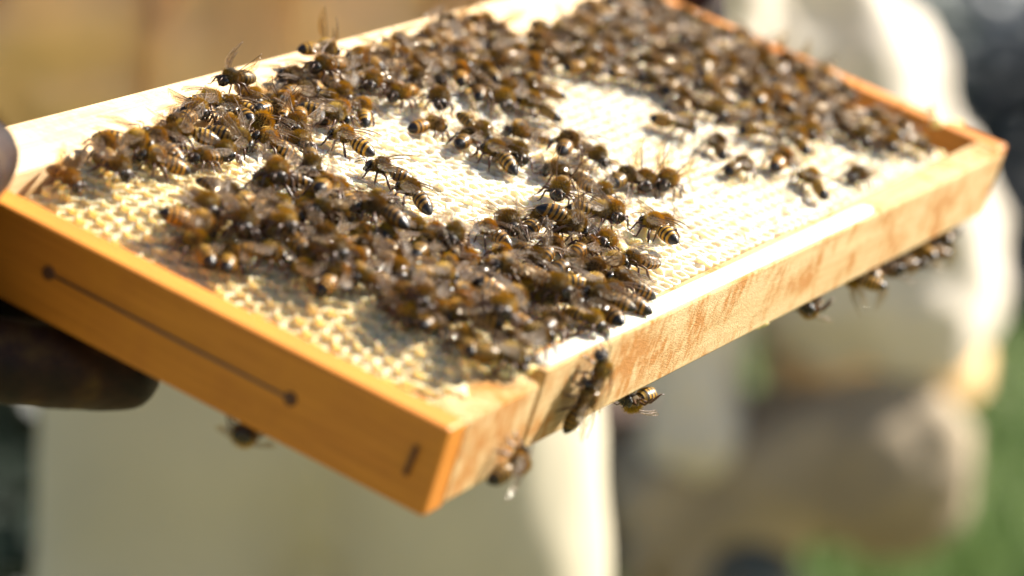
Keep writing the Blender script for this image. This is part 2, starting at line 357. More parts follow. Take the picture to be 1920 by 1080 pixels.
jo = link('jacket', remeshed(jk, 'jacket', .009, [M['suit_tan']], .085, .075, 3), p1); jo['label'] = 'tan canvas jacket with loose folds'
rp = MB(); rp.ell(q1(.10, -.170, .905), (.022, .012, .016), 10, 8); link('red_tag', rp.mesh('red_tag', [M['red']]), p1)
# left glove: thumb pressed on the top of the bar's end, fingers hooked beneath it
gl = MB()
def LL(x, y, z): return L2W(x, y, z)
th = px_local(-6, 300, 2, .008); fi = px_local(250, 722, 2, -T-.014)
kn = LL(-.050, H-.030, -.020)
PZ = -T-.0135
def PF(*pp): return [MF @ px_local(x_, y_, 2, PZ) for x_, y_ in pp]
glove_hand(gl, wrD, kn, [PF((-150, 640), (-40, 672), (110, 690), (232, 702)), PF((-170, 585), (-60, 612), (60, 630), (150, 642)), PF((-190, 530), (-90, 550), (10, 565), (80, 575)), PF((-200, 480), (-120, 490), (-40, 505), (20, 512))],
    [LL(-.048, H-.045, .006), LL(-.030, (th.y+H-.045)/2, .013), LL(th.x-.010, th.y, .0105)])
chain(gl, [wrD, wrD.lerp(elD, .35)], [.034, .050])
go = link('glove', remeshed(gl, 'glove', .0024, [M['glove']], .0015, .012, 3), p1); go['label'] = 'stained dark brown leather glove gripping the end of the frame'
gl = MB()
glove_hand(gl, wrC, LL(W+.050, H+.012, .004),
    [[LL(W+.040+.004*k, H-.02+.012*k, -T*.2), LL(W+.035, H-.030+.014*k, -.022), LL(W+.022, H-.026+.012*k, -.030)] for k in range(4)],
    [LL(W+.040, H+.004, .016), LL(W+.030, H-.004, .016), LL(W+.018, H-.010, .012)])
chain(gl, [wrC, wrC.lerp(elC, .35)], [.034, .050])
link('glove', remeshed(gl, 'glove', .003, [M['glove']], .0015, .012, 3), p1)
head_and_veil(p1, q1(0, -.02, 1.62), (.1, -1, -.5))
bt = MB()
for s in (-1, 1):
    bt = MB(); chain(bt, [q1(s*.112, .02, .28), q1(s*.115, .02, .07)], [.075, .066]); chain(bt, [q1(s*.116, .02, .055), q1(s*.132, -.14, .045)], [.056, .045])
    link('boot', remeshed(bt, 'boot', .01, [M['boot']]), p1)
tag(p1, 'person in tan jacket and stone trousers standing behind the frame, holding it in leather gloves', 'person')
# --- the second beekeeper: crouches further back, seen from the side, facing left
p2 = bpy.data.objects.new('person', None); col.objects.link(p2)
ZP = 3.35
def pt(px, py, dy=0.0):
    d = cam2world_dir(((px-960)/FPX, (py-540)/FPX, 1.0)); k = (ZP+dy)/d.y
    return CO + d*k
bd = MB()
hip = pt(1640, 850); hipn = hip + Vector((0, -.09, 0)); hipf = hip + Vector((0, .09, 0))
sh = pt(1300, -260)
knn = pt(1265, 925, -.10); knf = pt(1250, 905, .12)
chain(bd, [hip, pt(1590, 470), pt(1450, 60), sh], [.10, .11, .11, .10])
chain(bd, [hipn, hipf], [.10, .10])
for hp, kn_, s in ((hipn, knn, -1), (hipf, knf, 1)):
    an = Vector((kn_.x+.10, kn_.y, .09)); chain(bd, [hp, kn_, an], [.092, .068, .048]); chain(bd, [Vector((an.x, an.y, .055)), Vector((an.x-.15, an.y, .04))], [.045, .036])
chain(bd, [sh + Vector((0, -.15, -.02)), sh + Vector((0, .15, -.02))], [.075, .075])
nk = sh + Vector((-.05, 0, .10)); chain(bd, [sh, nk], [.06, .055])
elN = pt(1290, 560, -.12); wrN = pt(1300, 850, -.14); elF = pt(1300, 480, .14); wrF = pt(1320, 840, .12)
chain(bd, [sh + Vector((0, -.16, -.02)), elN, wrN], [.055, .044, .032]); chain(bd, [sh + Vector((0, .16, -.02)), elF, wrF], [.055, .044, .032])
link('body', remeshed(bd, 'body', .014, [M['trousers_grey']], .045, .08), p2)
jk = MB()
chain(jk, [pt(1640, 640), pt(1650, 490), pt(1530, 200), pt(1405, -20), sh], [.105, .133, .132, .132, .12])
chain(jk, [pt(1645, 500, -.05), pt(1645, 500, .06)], [.132, .132])
chain(jk, [sh + Vector((0, -.15, 0)), sh + Vector((0, .15, 0))], [.09, .09])
chain(jk, [sh + Vector((0, -.17, -.02)), elN, wrN.lerp(elN, .1)], [.08, .058, .048]); chain(jk, [sh + Vector((0, .17, -.02)), elF, wrF.lerp(elF, .1)], [.08, .058, .048])
jo = link('jacket', remeshed(jk, 'jacket', .012, [M['suit_white']], .06, .09, 4), p2); jo['label'] = 'loose white cotton jacket bloused at the waist'
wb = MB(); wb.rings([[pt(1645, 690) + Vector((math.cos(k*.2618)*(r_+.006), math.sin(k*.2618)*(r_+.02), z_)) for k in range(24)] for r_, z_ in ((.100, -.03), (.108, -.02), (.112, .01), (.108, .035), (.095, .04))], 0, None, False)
link('warm_bounce_band', wb.mesh('warm_bounce_band', [M['suit_tan']]), p2)  # tan band stands in for warm reflected light under the jacket hem
for wr, s in ((wrN, -1), (wrF, 1)):
    gl = MB(); kn_ = wr + Vector((-.03, 0, -.07))
    glove_hand(gl, wr, kn_, [[kn_ + Vector((-.01, (k-1.5)*.02, -.01)), kn_ + Vector((-.03, (k-1.5)*.022, -.035)), kn_ + Vector((-.03, (k-1.5)*.022, -.06-.004*(k % 2)))] for k in range(4)],
               [wr + Vector((-.04, s*.03, -.03)), wr + Vector((-.06, s*.035, -.06))])
    link('glove', remeshed(gl, 'glove', .004, [M['trousers_grey']]), p2)
for kn_ in (knn, knf):
    an = Vector((kn_.x+.10, kn_.y, .09)); bt = MB(); chain(bt, [an + Vector((-.04, 0, .24)), an], [.072, .056]); chain(bt, [Vector((an.x, an.y, .055)), Vector((an.x-.16, an.y, .045))], [.054, .043])
    link('boot', remeshed(bt, 'boot', .01, [M['boot']]), p2)
head_and_veil(p2, nk + Vector((-.05, 0, .12)), (-1, -.1, -.4))
tag(p2, 'person in loose cream white jacket and brown trousers crouching on the meadow', 'person')
# ------------------------------------------------------------------ hive frame
fr = bpy.data.objects.new('hive_frame', None); col.objects.link(fr); fr.matrix_world = MF
tag(fr, 'wooden hive frame with white honeycomb, tilted and held flat in gloved hands', 'hive frame')
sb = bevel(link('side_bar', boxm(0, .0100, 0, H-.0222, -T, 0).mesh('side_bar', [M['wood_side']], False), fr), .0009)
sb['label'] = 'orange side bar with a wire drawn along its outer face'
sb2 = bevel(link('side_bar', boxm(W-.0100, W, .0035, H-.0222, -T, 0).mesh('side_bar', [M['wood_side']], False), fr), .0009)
xr = px_local(1640, 390).x
x2 = min(max(xr, .25), .36)
poly = [(.0103, .0003), (.050, .0003), (.052, .0070), (.0585, .0095), (.0600, .0036), (W-.0103, .0008), (W-.0103, .0120), (.0103, .0120)]
bevel(link('bottom_bar', prism(poly, -T+.0006, -.0004).mesh('bottom_bar', [M['wood_bottom']], False), fr), .0008)
poly = [(-.004, H-.022), (W+.004, H-.022), (W+.004, H-.019), (W+.055, H-.019), (W+.055, H-.003), (W+.004, H-.003), (W+.004, H), (-.004, H), (-.004, H-.003), (-.050, H-.003), (-.050, H-.019), (-.004, H-.019)]
bevel(link('top_bar', prism(poly, -.019, .0004).mesh('top_bar', [M['wood_top']], False), fr), .001)
rd = MB(); rd.rings([[(x, .0076-.0028*(x-.06)/.37+ry_*math.cos(k*.628), -.0004+rz_*math.sin(k*.628)) for k in range(10)] for x, ry_, rz_ in ((.0605, .001, .0003), (.064, .0030, .0011), (.12, .0034, .0012), (.2, .0033, .0011), (x2-.012, .0034, .0013), (x2-.003, .0026, .0011), (x2, .0008, .0003))])
link('wax_ridge', rd.mesh('wax_ridge', [M['wax']]), fr)
# wire in the outer face of the side bar, with its two holes, and the dark staple near the corner
a = px_local(92, 512, 0, 0.0); b_ = px_local(545, 748, 0, 0.0)
wm = MB(); wm.tube([(-.0002, a.y, a.z), (-.0004, (a.y+b_.y)/2, (a.z+b_.z)/2), (-.0002, b_.y, b_.z)], .0004, 8)
link('wire', wm.mesh('wire', [M['steel']]), sb)
for p in (a, b_):
    e = MB(); e.rings([[(x, p.y+r_*math.cos(k*.524), p.z+r_*math.sin(k*.524)) for k in range(12)] for x, r_ in ((.0002, .0019), (-.0004, .0019), (-.0005, .0012), (-.0004, .0004))])
    link('eyelet', e.mesh('eyelet', [M['hole']]), sb)
s0 = px_local(783, 838, 0, 0); s1 = px_local(762, 888, 0, 0)
e = MB(); e.tube([(.0003, s0.y, s0.z), (-.0006, s0.y, s0.z), (-.0006, s1.y, s1.z), (.0003, s1.y, s1.z)], .0008, 8)
link('staple', e.mesh('staple', [M['hole']]), sb)
# comb
PITCHC = .0053
def csurf(x, y):
    """height of the comb's face above the frame's rim plane"""
    z = .0008 + .0012*math.sin(x*31+1)*math.sin(y*43+.5) + .0009*math.sin(x*60+y*150+2*math.sin(x*40))
    dA = max(0, 1-(x-.010)/.045); z -= .0085*dA*dA*(3-2*dA)                 # sinks towards the wired side bar
    dB = max(0, 1-(y-.012)/.022); z -= .0022*dB*dB                            # rounds off at the bottom bar
    dC = max(0, 1-(W-.010-x)/.030); z -= .0060*dC*dC
    dT = max(0, 1-(H-.022-y)/.012); z -= .0020*dT*dT
    return z
X0, X1, Y0, Y1 = .0115, W-.0115, .0122, H-.0228
FLOOR = -.0125
cb = boxm(X0, X1-.030, Y0, Y1, -.0165, FLOOR-.0002); c2_ = boxm(X1-.0299, X1-.001, .072, Y1, -.0165, FLOOR-.0002); cb.add(c2_.v, c2_.f)
cmb = link('comb', cb.mesh('comb', [M['wax']], False), fr); cmb['label'] = 'white honeycomb filling the frame'
def cellmesh(mb, cx, cy, top, floor, rin, rng, mi):
    ro = PITCHC/2/math.cos(math.pi/6)*.992; rings = []
    jit = [1+.05*rng.uniform(-1, 1) for _ in range(6)]; tz = [top+rng.uniform(-.00035, .00035) for _ in range(6)]
    if rng.random() < .28:
        k = rng.randrange(6); tz[k] += .0012*rng.random(); tz[(k+1) % 6] += .0012*rng.random()
    for r_, dz in ((ro, None), (ro*.99, -.0003), (ro*.93, 0), ((ro+rin)/2, .00012), (rin*1.04, -.00012), (rin, -.0006), (rin*.96, None)):
        ring = []
        for k in range(6):
            a_ = math.pi/6+k*math.pi/3; z = (tz[k]+dz) if dz is not None else floor
            q_ = r_*(jit[k] if r_ < ro*.9 else 1)
            ring.append((cx+q_*math.cos(a_), cy+q_*math.sin(a_), z))
        rings.append(ring)
    n0 = len(mb.f); mb.rings(rings, mi, None, False); o_ = len(mb.v)-6; mb.f.append(tuple(o_+k for k in range(6))); mb.m.append(mi)
cells = []
ry = PITCHC*math.sqrt(3)/2; j = 0; y = Y0+PITCHC*.50
rc = random.Random(21)
while y < Y1-PITCHC*.5:
    x = X0+PITCHC*(.55 if j % 2 == 0 else 1.05)
    while x < X1-PITCHC*.5-(.030 if y < .066 else (.030*(1-(y-.066)/.012) if y < .078 else 0)): cells.append((x, y)); x += PITCHC
    y += ry; j += 1
def old(x, y): return (x < .070 + .02*math.sin(y*60)+.008*math.sin(y*210)) or (x > W-.06 and rc.random() < .4) or (y < .03 and x < .13 and rc.random() < .5)
# the 300 largest bare cells in view are pieces of their own
foc = [px_local(*p) for p in ((700, 270), (870, 330), (820, 380), (1100, 250), (1290, 380), (1330, 450), (1250, 520), (1150, 200))]
cs = sorted(cells, key=lambda c: min((c[0]-f.x)**2+((c[1]-f.y)*1.3)**2 for f in foc))
near = set(cs[:300]); rest = MB()
for c in cells:
    top = csurf(*c)+rc.uniform(-.0003, .0003); mi = 1 if old(*c) else 0
    dep = (rc.uniform(.0026, .0042) if c[1] > .034 else rc.uniform(.0035, .0055)) if mi == 0 else rc.uniform(.004, .007)
    fl = max(FLOOR, top-dep); rin = PITCHC*.5*(rc.uniform(.60, .70) if mi == 0 else rc.uniform(.66, .80))
    if c in near:
        mb = MB(); cellmesh(mb, 0, 0, top, fl, rin, rc, mi); link('cell', mb.mesh('cell', [M['wax'], M['wax_old']], False), cmb, Matrix.Translation((c[0], c[1], 0)))
    else: cellmesh(rest, c[0], c[1], top, fl, rin, rc, mi)
struct(link('comb_cells', rest.mesh('comb_cells', [M['wax'], M['wax_old']], False), cmb), 'stuff')
# burr comb and drips
def burr(px, py, n_, size, axis=2, val=.001, name='burr_wax', seed=0):
    r = random.Random(seed); p = px_local(px, py, axis, val); mb = MB()
    if val < -.02: p.y = max(p.y, .0042+size*.3); p.z = -T-size*.25
    mb.ell((0, 0, 0), (size*.8, size*.6, size*.45), 10, 6)
    for k in range(n_):
        a_ = k*6.283/n_+r.random(); d = Vector((math.cos(a_), math.sin(a_)*.8, (.5*r.random() if axis == 2 else -.6-r.random())))*size*(1.2+.9*r.random())
        mb.tube([(0, 0, 0), d*.6, d], [size*.42, size*.30, size*.12], 7)
    me = remeshed(mb, name, size*.13, [M['wax_yellow']], size*.15, size*.5, 2)
    link(name, me, fr, Matrix.Translation(p))
burr(1192, 455, 5, .0042, 2, .001, seed=1); burr(1170, 470, 4, .0035, 2, .001, seed=2); burr(1450, 628, 4, .0026, 2, -T-.001, seed=3)
burr(1540, 588, 3, .0018, 2, -T-.001, seed=4); burr(965, 700, 4, .0050, 2, -.001, seed=5); burr(1755, 232, 4, .0070, 2, -.002, seed=6); burr(860, 740, 3, .0040, 2, -.001, seed=7)
# ------------------------------------------------------------------ bees
BLK = (.012, .008, .006); AMB = (.38, .195, .040); TAN = (.45, .28, .10); BRN = (.062, .037, .012); GLD = (.43, .262, .058)
def bee_body(name, curl=0.0, drone=False, amber=1.0):
    """one continuous body: tail, waist, thorax, head; x forward, feet at z = 0; millimetres"""
    mb = MB(); rg_ = random.Random(hash(name) % 999 if False else len(name)*7+int(curl*10))
    L = 8.6 if drone else 7.0; k_ = 1.18 if drone else 1.0
    prof = [(0, .12), (.05, .62), (.12, 1.08), (.22, 1.50), (.34, 1.82), (.48, 2.02), (.62, 2.05), (.76, 1.88), (.88, 1.42), (.96, .85), (1.0, .55)]
    def pr(t):
        for (a0, r0), (a1, r1) in zip(prof, prof[1:]):
            if t <= a1:
                u = (t-a0)/(a1-a0); u = u*u*(3-2*u)*.4+u*.6; return r0+(r1-r0)*u
        return .55
    rings = []; cols = []; NS = 16; NR = 44; seg = [.0, .17, .34, .51, .68, .85, 1.0]
    for i in range(NR+1):
        t = i/NR; x = -.5-L*(1-t); r_ = pr(t)*k_
        si = max(k for k in range(6) if t >= seg[k]); u = (t-seg[si])/(seg[si+1]-seg[si])
        r_ *= 1+.045*(1-u) - .02                                  # each plate overlaps the next one towards the tail
        zc = 3.25-.9*(1-t)-curl*3.2*(1-t)**2
        c = BLK
        if si >= 1:
            w_ = max(0, min(1, (u-.52)/.12)); am = AMB if si < 4 else TAN
            c = tuple(b0+(a0*amber-b0)*w_ for b0, a0 in zip(BLK, am))
            if u < .10 and si > 1: c = tuple(x_*.75 for x_ in TAN)   # pale hair fringe at the plate's edge
        rings.append([(x, r_*math.cos(2*math.pi*j_/NS), zc+r_*.88*math.sin(2*math.pi*j_/NS)) for j_ in range(NS)]); cols.append(c)
    tx = [(-.3, .7, 3.35), (0, 1.35, 3.45), (.5, 1.85, 3.6), (1.2, 2.1, 3.7), (2.0, 2.08, 3.68), (2.7, 1.75, 3.55), (3.2, 1.15, 3.35), (3.45, .62, 3.2), (3.65, .62, 3.1)]
    for x, r_, z in tx: rings.append([(x, r_*k_*math.cos(2*math.pi*j_/NS), z+r_*k_*.92*math.sin(2*math.pi*j_/NS)) for j_ in range(NS)]); cols.append(BRN)
    hx = [(3.75, 1.2, 1.15), (4.05, 1.72, 1.5), (4.5, 1.78, 1.58), (4.95, 1.45, 1.35), (5.25, .9, .95), (5.38, .3, .4)]
    for x, ry_, rz_ in hx: rings.append([(x, ry_*math.cos(2*math.pi*j_/NS), 2.75+rz_*math.sin(2*math.pi*j_/NS)-(x-3.7)*.25) for j_ in range(NS)]); cols.append(BLK)
    mb.rings(rings, 0, cols)
    for q_ in range(NR*NS+NS, (NR+len(tx))*NS): mb.m[q_] = 1
    for vi in range((NR+1)*NS, (NR+1+len(tx))*NS):
        v_ = mb.v[vi]; f_ = rg_.uniform(.75, 1.25)*(.45 if v_[2] > 4.9 and .8 < v_[0] < 2.6 and abs(v_[1]) < 1.2 else 1.0); mb.c[vi] = tuple(c_*f_ for c_ in mb.c[vi])
    for s in (-1, 1):
        mb.ell((4.45, s*1.42, 2.75), (.62, .50 if not drone else .75, 1.05), 12, 9, 2)
        mb.tube([(5.1, s*.4, 3.0), (5.7, s*.75, 3.9), (5.85, s*.8, 4.0), (6.9, s*1.25, 3.5), (7.7, s*1.5, 2.9)], [.13, .12, .12, .12, .10], 6, 3)
        for (x0, xk, yk, xf, yf, rr) in ((2.9, 3.9, 2.9, 4.7, 3.5, .26), (1.7, 1.6, 3.5, 1.2, 4.7, .28), (.7, -.9, 3.3, -2.6, 4.2, .36)):
            mb.tube([(x0, s*1.1, 2.3), ((x0+xk)/2, s*(yk*.55+.4), 2.6), (xk, s*yk, 2.5), ((xk+xf)/2, s*(yk+yf)/2, 1.2), (xf, s*yf, .22), (xf+(.9 if xf > 0 else -.9)*.8, s*(yf+.5), .05)],
                    [.36, .34, .28, rr, .15, .09], 7, 3)
    mb.tube([(5.3, 0, 2.0), (5.5, 0, 1.4), (5.2, 0, .8)], [.28, .2, .08], 6, 3)
    rg_ = random.Random(5)
    def hair(c, rad, n_, ln, colr, up=-.6):
        for _ in range(n_):
            d = Vector((rg_.gauss(0, 1), rg_.gauss(0, 1), rg_.gauss(0, 1))).normalized()
            if d.z < up: continue
            p = Vector((c[0]+d.x*rad[0], c[1]+d.y*rad[1], c[2]+d.z*rad[2])); q_ = p + (d+Vector((-.45, 0, 0))+Vector((rg_.gauss(0, .3), rg_.gauss(0, .3), rg_.gauss(0, .3)))).normalized()*ln*rg_.uniform(.6, 1.1)
            sd = d.orthogonal().normalized()*.055; f_ = rg_.uniform(.7, 1.2)
            mb.add([p-sd, p+sd, q_], [(0, 1, 2)], 1, [tuple(x*f_ for x in colr)]*3)
    hair((1.55, 0, 3.62), (1.95*k_, 1.98*k_, 1.85*k_), 2200, 1.15, GLD)
    hair((4.4, 0, 2.7), (.95, 1.5, 1.45), 180, .55, TAN)
    hair((-1.2, 0, 3.1), (1.2, 1.75*k_, 1.55*k_), 220, .6, TAN)
    for t in (.30, .47, .64):
        for _ in range(70):
            a_ = rg_.random()*6.28; r_ = pr(t)*k_; x = -.5-L*(1-t)+rg_.uniform(-.15, .15); z = 3.25-.9*(1-t)-curl*3.2*(1-t)**2
            p = Vector((x, r_*math.cos(a_), z+r_*.88*math.sin(a_))); q_ = p+Vector((-.45, .12*math.cos(a_), .12*math.sin(a_)))
            mb.add([p+Vector((0, -.04*math.sin(a_), .04*math.cos(a_))), p-Vector((0, -.04*math.sin(a_), .04*math.cos(a_))), q_], [(0, 1, 2)], 1, [TAN]*3)
    return mb.mesh(name, [M['bee'], M['bee_hair'], M['bee_eye'], M['bee_leg']], True, True)
BODY = [bee_body('bee_body_a', 0.0), bee_body('bee_body_b', .35, False, .8), bee_body('bee_body_c', -.12, False, 1.15), bee_body('bee_body_d', .1, False, .45), bee_body('bee_body_drone', 0.0, True, .5)]
def wing_mesh(name, L, wd, hind=False):
    """root at the origin, points back along -x, spreads to +y; slightly cambered"""
    mb = MB(); n_ = 12; lead = []; trail = []
    for i in range(n_+1):
        t = i/n_; c = .05*math.sin(t*3.1)*L
        w_ = wd*(math.sin(min(1, t*1.05)**.75*math.pi*.93)**.8 if 0 < t < 1 else 0.02)
        if i == n_: w_ = wd*.12
        lead.append((-L*t, .10*wd*math.sin(t*3.14), c)); trail.append((-L*t*(.97 if i < n_ else .985), .10*wd*math.sin(t*3.14)+w_+.05, c-.10*w_))
    mid = [tuple((a_+b2)/2 + (.06*wd if k == 2 else 0) for k, (a_, b2) in enumerate(zip(p, q_))) for p, q_ in zip(lead, trail)]
    vs_ = lead+mid+trail; m_ = n_+1
    mb.add(vs_, [(i, i+1, m_+i+1, m_+i) for i in range(n_)]+[(m_+i, m_+i+1, 2*m_+i+1, 2*m_+i) for i in range(n_)])
    mb.tube(lead, [.10]*6+[.07]*(n_-5), 5, 1)
    mb.tube([mid[k] for k in range(0, n_-1)], .045, 4, 1)
    mb.tube([mid[3], Vector(mid[6]).lerp(Vector(trail[6]), .55), trail[8]], .035, 4, 1); mb.tube([mid[6], Vector(mid[8]).lerp(Vector(lead[8]), .6), lead[9]], .035, 4, 1)
    return mb.mesh(name, [M['wing'], M['vein']], True)
FORE = [None, None]; HIND = [None, None]
FORE[0] = wing_mesh('forewing_l', 9.2, 3.0); HIND[0] = wing_mesh('hindwing_l', 6.4, 2.3, True)
def mirror(me, name):
    m2 = me.copy(); m2.name = name
    for v in m2.vertices: v.co.y = -v.co.y
    m2.flip_normals(); return m2
FORE[1] = mirror(FORE[0], 'forewing_r'); HIND[1] = mirror(HIND[0], 'hindwing_r')
# wing attitudes: (sweep outwards, lift, twist) in degrees
WINGS = {'folded': (6, 7, 12), 'half': (26, 12, 15), 'spread': (72, 14, 8), 'raised': (22, 48, 35), 'up': (35, 70, 50)}
placed = []
rb = random.Random(77)
def bee(mtx, body, wings, label, group, scale=1.0):
    t = bpy.data.objects.new('honeybee', None); col.objects.link(t)
    t.matrix_world = MF @ mtx @ Matrix.Scale(.00127*scale, 4)
    link('body', BODY[body], t)
    sw, lf, tw = WINGS[wings]
    for s in (0, 1):
        sg = 1 if s == 0 else -1
        j1 = rb.uniform(-6, 6); j2 = rb.uniform(-5, 5)
        for me, nm, pos, ds, dl in ((FORE[s], 'forewing', (2.0, sg*1.25, 4.95), 0, 0), (HIND[s], 'hindwing', (1.2, sg*1.15, 4.75), 9, -5)):
            m_ = Matrix.Translation(pos) @ Euler((0, 0, -sg*R(sw+ds+j1))).to_matrix().to_4x4() @ Euler((0, R(lf+dl+j2), 0)).to_matrix().to_4x4() @ Euler((sg*R(-tw), 0, 0)).to_matrix().to_4x4()
            link(nm, me, t, m_)
    t['label'] = label; t['category'] = 'bee'
    if group: t['group'] = group
    return t
def top_mtx(x, y, ang, z=None, pitch=0, roll=0):
    return Matrix.Translation((x, y, z)) @ Euler((roll, pitch, ang), 'XYZ').to_matrix().to_4x4()
def surf(x, y):
    if y > H-.0225 or x < .0105 or x > W-.0105 or y < .0125: return .0004
    return csurf(x, y)+.0003
def key(tx, ty, hx, hy, wings, label, group=None, body=0, dz=0.0, pitch=0, roll=0, scale=None):
    a_ = px_local(tx, ty, 2, .003+dz); b2 = px_local(hx, hy, 2, .003+dz); c = (a_+b2)/2
    z = surf(c.x, c.y)+dz
    ang = math.atan2(b2.y-a_.y, b2.x-a_.x)
    placed.append((c.x, c.y, dz))
    return bee(top_mtx(c.x, c.y, ang, z, R(pitch), R(roll)), body, wings, label, group, scale or rb.uniform(.94, 1.06))
GC = 'worker bees on the bare white comb'
key(490, 145, 384, 156, 'raised', 'long dark brown bee with raised wings standing atop the cluster at the top bar', None, 4, .0045, 0, 0, .86)
key(558, 95, 645, 100, 'up', 'bee with blurred raised wings perched on the outer edge of the top bar', None, 0, .004)
key(650, 128, 568, 138, 'half', 'fuzzy bee with striped tail climbing on the crowd beside the top bar', None, 2, .006)
key(760, 243, 848, 238, 'raised', 'bee seen side on, legs stretched, alone on white comb at the cluster edge', None, 0)
key(872, 230, 912, 252, 'raised', 'bee with black tail tip lifted and head hidden among the chain of bees', None, 0, .001, 12)
key(848, 288, 898, 256, 'folded', 'plump amber striped bee with black tail tip at the head of the bee chain', None, 2)
key(964, 322, 900, 278, 'folded', 'bee with hanging dark legs turned away along the chain of bees', None, 1)
key(935, 262, 990, 326, 'half', 'bee facing down the comb with a white glinting wing, mid chain', None, 0, .001)
key(1034, 264, 930, 246, 'folded', 'dark bee half hidden behind the others in the bee chain', None, 3)
key(1046, 300, 1074, 256, 'spread', 'bee with both wings spread wide on top of the bee chain', None, 0, .004)
key(1110, 338, 1004, 318, 'half', 'long dark glossy bee lying across the foot of the bee chain', None, 3)
key(1056, 344, 1034, 393, 'up', 'bee facing outwards with two shiny wings held up', None, 2, .001)
key(1088, 278, 1138, 316, 'folded', 'bee with bright white wing behind the spread winged bee', None, 0)
key(1138, 354, 1196, 328, 'half', 'bee with crisp black and cream bands on its tail', None, 0, .001)
key(1205, 322, 1206, 374, 'up', 'dark fronted bee facing outwards with wings upright, near the chain end', None, 1)
key(1266, 338, 1228, 370, 'raised', 'last bee of the chain, wings raised, beside bare comb', None, 1)
key(1094, 358, 1142, 386, 'half', 'bee with rounded dark tail and brown half open wing below the chain', None, 0)
key(1128, 374, 1166, 430, 'half', 'bee heading to the bottom bar with white wings trailing behind', None, 2, .001)
key(1085, 398, 1140, 412, 'folded', 'striped bee next to the large cluster by the bottom bar', None, 1)
key(1212, 398, 1266, 456, 'half', 'upper bee of a pair apart on bare comb, head down', None, 1)
key(1246, 446, 1214, 424, 'folded', 'bee with black tail tip, lower of a pair on bare comb', None, 2, .002)
key(803, 150, 836, 230, 'folded', 'large bee with banded back facing down beside a side on bee', None, 0, .003)
key(778, 180, 722, 194, 'raised', 'bee in profile with white wings lifted at the edge of the upper cluster', None, 2, .001)
key(716, 138, 674, 192, 'raised', 'bee with clear shiny wing held up at the edge of the upper cluster', None, 1, .003)
key(674, 284, 628, 262, 'folded', 'bee with dark tail pointing to bare comb below the upper cluster', None, 0)
key(898, 198, 888, 152, 'folded', 'bee with round banded tail turned outwards above the chain', None, 0)
key(866, 172, 850, 128, 'folded', 'bee with amber ringed tail beside the round tailed bee', None, 2, .001)
key(924, 160, 958, 216, 'half', 'bee facing outwards with a long white glinting wing', None, 1)
key(1034, 212, 974, 186, 'folded', 'dark striped bee at the right tip of the upper cluster', None, 3)
key(1030, 172, 985, 160, 'half', 'bee with pale wing at the tip of the upper cluster', None, 0, .003)
key(802, 396, 742, 352, 'folded', 'reddish brown bee crossing bare comb beside the big lower cluster', None, 1)
key(748, 350, 690, 330, 'half', 'bee walking ahead of the reddish brown bee', None, 0)
key(1362, 302, 1328, 254, 'folded', 'bee with hanging dark tail below the far cluster', None, 0)
key(1348, 336, 1416, 318, 'folded', 'dark bee seen side on between bare cells below the far cluster', None, 3)
key(1450, 323, 1472, 304, 'folded', 'bee showing only its round black tail tip, on bare comb', None, 0)
key(1548, 364, 1498, 324, 'folded', 'bee with tail pointing to the bottom bar, apart on bare comb', None, 1)
key(1630, 318, 1592, 330, 'folded', 'solitary blurred dark bee close to the far end of the bottom bar', None, 3)
key(1518, 296, 1472, 246, 'folded', 'bee with long white wing below the far cluster', None, 0)
key(1400, 250, 1460, 262, 'half', 'bee crossing below the far cluster with bright wing', None, 1)
key(1236, 236, 1296, 250, 'half', 'golden bee with spread legs at the lower edge of the far cluster', None, 2)
key(1300, 200, 1356, 228, 'folded', 'bee with glinting white wing at the lower edge of the far cluster', None, 0)
# clusters, outlined in the photograph and laid on the comb
def inside(p, poly):
    c = False; n_ = len(poly)
    for i in range(n_):
        a_, b2 = poly[i], poly[i-1]
        if (a_[1] > p[1]) != (b2[1] > p[1]) and p[0] < (b2[0]-a_[0])*(p[1]-a_[1])/(b2[1]-a_[1])+a_[0]: c = not c
    return c
CL = [
 ('in the cluster along the top bar', 'bees of the cluster along the top bar',
  [(335, 215), (400, 178), (520, 160), (650, 118), (760, 85), (830, 55), (905, 40), (960, 90), (1000, 130), (1040, 175), (985, 190), (900, 150), (830, 165), (760, 165), (700, 205), (655, 255), (560, 285), (440, 298), (330, 308), (260, 318), (120, 315), (150, 290), (290, 275)], 64, .0083),
 ('in the big cluster by the wired side bar', 'bees of the cluster by the wired side bar',
  [(330, 372), (420, 362), (560, 345), (640, 362), (700, 385), (780, 440), (850, 475), (930, 440), (1000, 422), (1070, 430), (1150, 450), (1195, 490), (1180, 550), (1105, 620), (1075, 685), (920, 682), (815, 618), (660, 550), (580, 520), (480, 478), (375, 440), (320, 400)], 94, .0082),
 ('in the far cluster near the far side bar', 'bees of the far cluster',
  [(900, 45), (1000, 70), (1120, 25), (1250, -30), (1330, -40), (1420, 25), (1500, 95), (1600, 160), (1715, 215), (1735, 290), (1670, 292), (1560, 262), (1480, 250), (1400, 225), (1330, 215), (1240, 200), (1190, 165), (1090, 145), (1040, 130), (960, 100)], 94, .0085)]
LOOK = ['amber banded bee', 'curled tail bee', 'bright golden bee', 'dark tailed bee']
WLOOK = {'folded': 'wings folded', 'half': 'wings half open', 'raised': 'wings lifted', 'spread': 'wings spread', 'up': 'wings upright'}
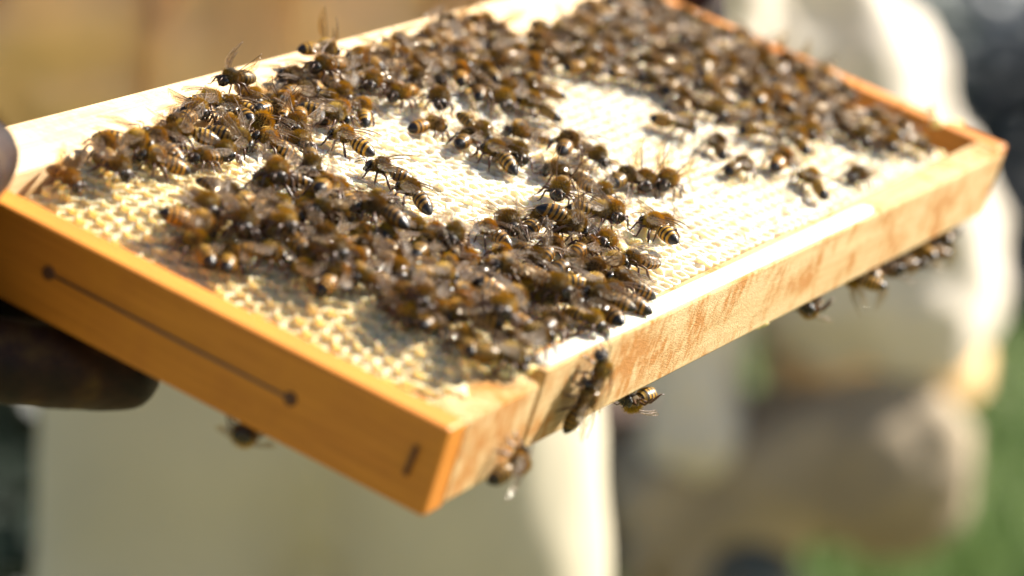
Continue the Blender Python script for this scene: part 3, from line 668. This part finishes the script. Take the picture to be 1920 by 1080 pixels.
for lab, grp, poly, nmax, dmin in CL:
    pl = [px_local(x, y, 2, .003) for x, y in poly]; pl = [(p.x, p.y) for p in pl]
    xs = [p[0] for p in pl]; ys = [p[1] for p in pl]; cnt = 0; first = 0
    for tries in range(9000):
        if cnt >= nmax: break
        x = rb.uniform(min(xs), max(xs)); y = rb.uniform(min(ys), max(ys))
        if not inside((x, y), pl) or y > H-.004 or y < .010 or x < .013 or x > W-.012 or (x > W-.042 and y < .070): continue
        second = tries > 2500
        lvl = .0052 if second else 0.0
        if any((x-q_[0])**2+(y-q_[1])**2 < dmin*dmin and abs(q_[2]-lvl) < .0035 for q_ in placed): continue
        placed.append((x, y, lvl)); cnt += 1
        wg = rb.choices(['folded', 'half', 'raised', 'spread', 'up'], [66, 22, 7, 3, 2])[0]
        bdk = rb.choices([0, 1, 2, 3], [5, 3, 3, 2])[0]
        z = surf(x, y)+lvl*rb.uniform(.8, 1.1)
        bee(top_mtx(x, y, rb.uniform(0, 6.283), z, R(rb.uniform(-14, 14)+(rb.uniform(-14, 14) if second else 0)), R(rb.uniform(-14, 14))), bdk, wg, LOOK[bdk] + ', ' + WLOOK[wg] + ', ' + lab, grp, rb.uniform(.86, 1.10))
    print('cluster', grp, cnt)
# bees on the under edge and on the bottom bar's face
def under(px, py, ang, label, group=None, wings='folded', body=0, dz=0.0):
    p = px_local(px, py, 2, -T-.0035)
    m_ = Matrix.Translation((p.x, max(p.y, .0045), -T-dz)) @ Euler((math.pi, 0, ang), 'XYZ').to_matrix().to_4x4()
    bee(m_, body, wings, label, group)
under(1216, 757, R(170), 'bee hanging under the bottom bar where the stained wood is sharpest', None)
GU = 'bees hanging under the far end of the bottom bar'
for k, (px, py, an) in enumerate(((1670, 520, 20), (1705, 492, 150), (1742, 470, 60), (1775, 452, 200), (1640, 535, 100), (1722, 480, 300), (1690, 505, 250), (1758, 462, 120), (1790, 446, 30))):
    under(px, py, R(an), 'bee in the small knot hanging under the far end of the bottom bar', GU, rb.choice(['folded', 'half', 'raised']), k % 4, .003*(k % 2))
under(1562, 590, R(190), 'single bee hanging under the bottom bar beside a crumb of wax', None, 'half', 3)
def under_side(px, py, ang, label):
    p = px_local(px, py, 2, -T-.004)
    bee(Matrix.Translation((max(.006, p.x), p.y, -T)) @ Euler((math.pi, 0, ang), 'XYZ').to_matrix().to_4x4(), 3, 'half', label, None)
under_side(462, 808, R(200), 'dark bee hanging beneath the wired side bar')
def face(px, py, ang, label, body, yv=.0036):
    p = px_local(px, py, 1, yv)
    m_ = Matrix.Translation((p.x, yv-.0002, p.z)) @ Euler((math.pi/2, 0, 0)).to_matrix().to_4x4() @ Euler((0, 0, ang)).to_matrix().to_4x4()
    bee(m_, body, 'folded', label, None)
face(1066, 745, R(80), 'dark bee clinging to the outer face of the bottom bar, in the notch', 3, .0036)
face(1098, 690, R(100), 'brown bee clinging to the outer face of the bottom bar above another', 1, .0036)
face(935, 860, R(20), 'blurred bee clinging to the near end of the bottom bar', 3, .0003)
print('bees', sum(1 for o_ in bpy.data.objects if o_.name.startswith('honeybee')), 'x2', x2)
for nm, p in (('focus', (1350, 590)), ('a', (960, 290)), ('b', (600, 120)), ('c', (1240, 430)), ('d', (430, 145)), ('e', (800, 240))):
    q_ = MF @ px_local(*p); print(nm, (q_-CO).dot(CF))
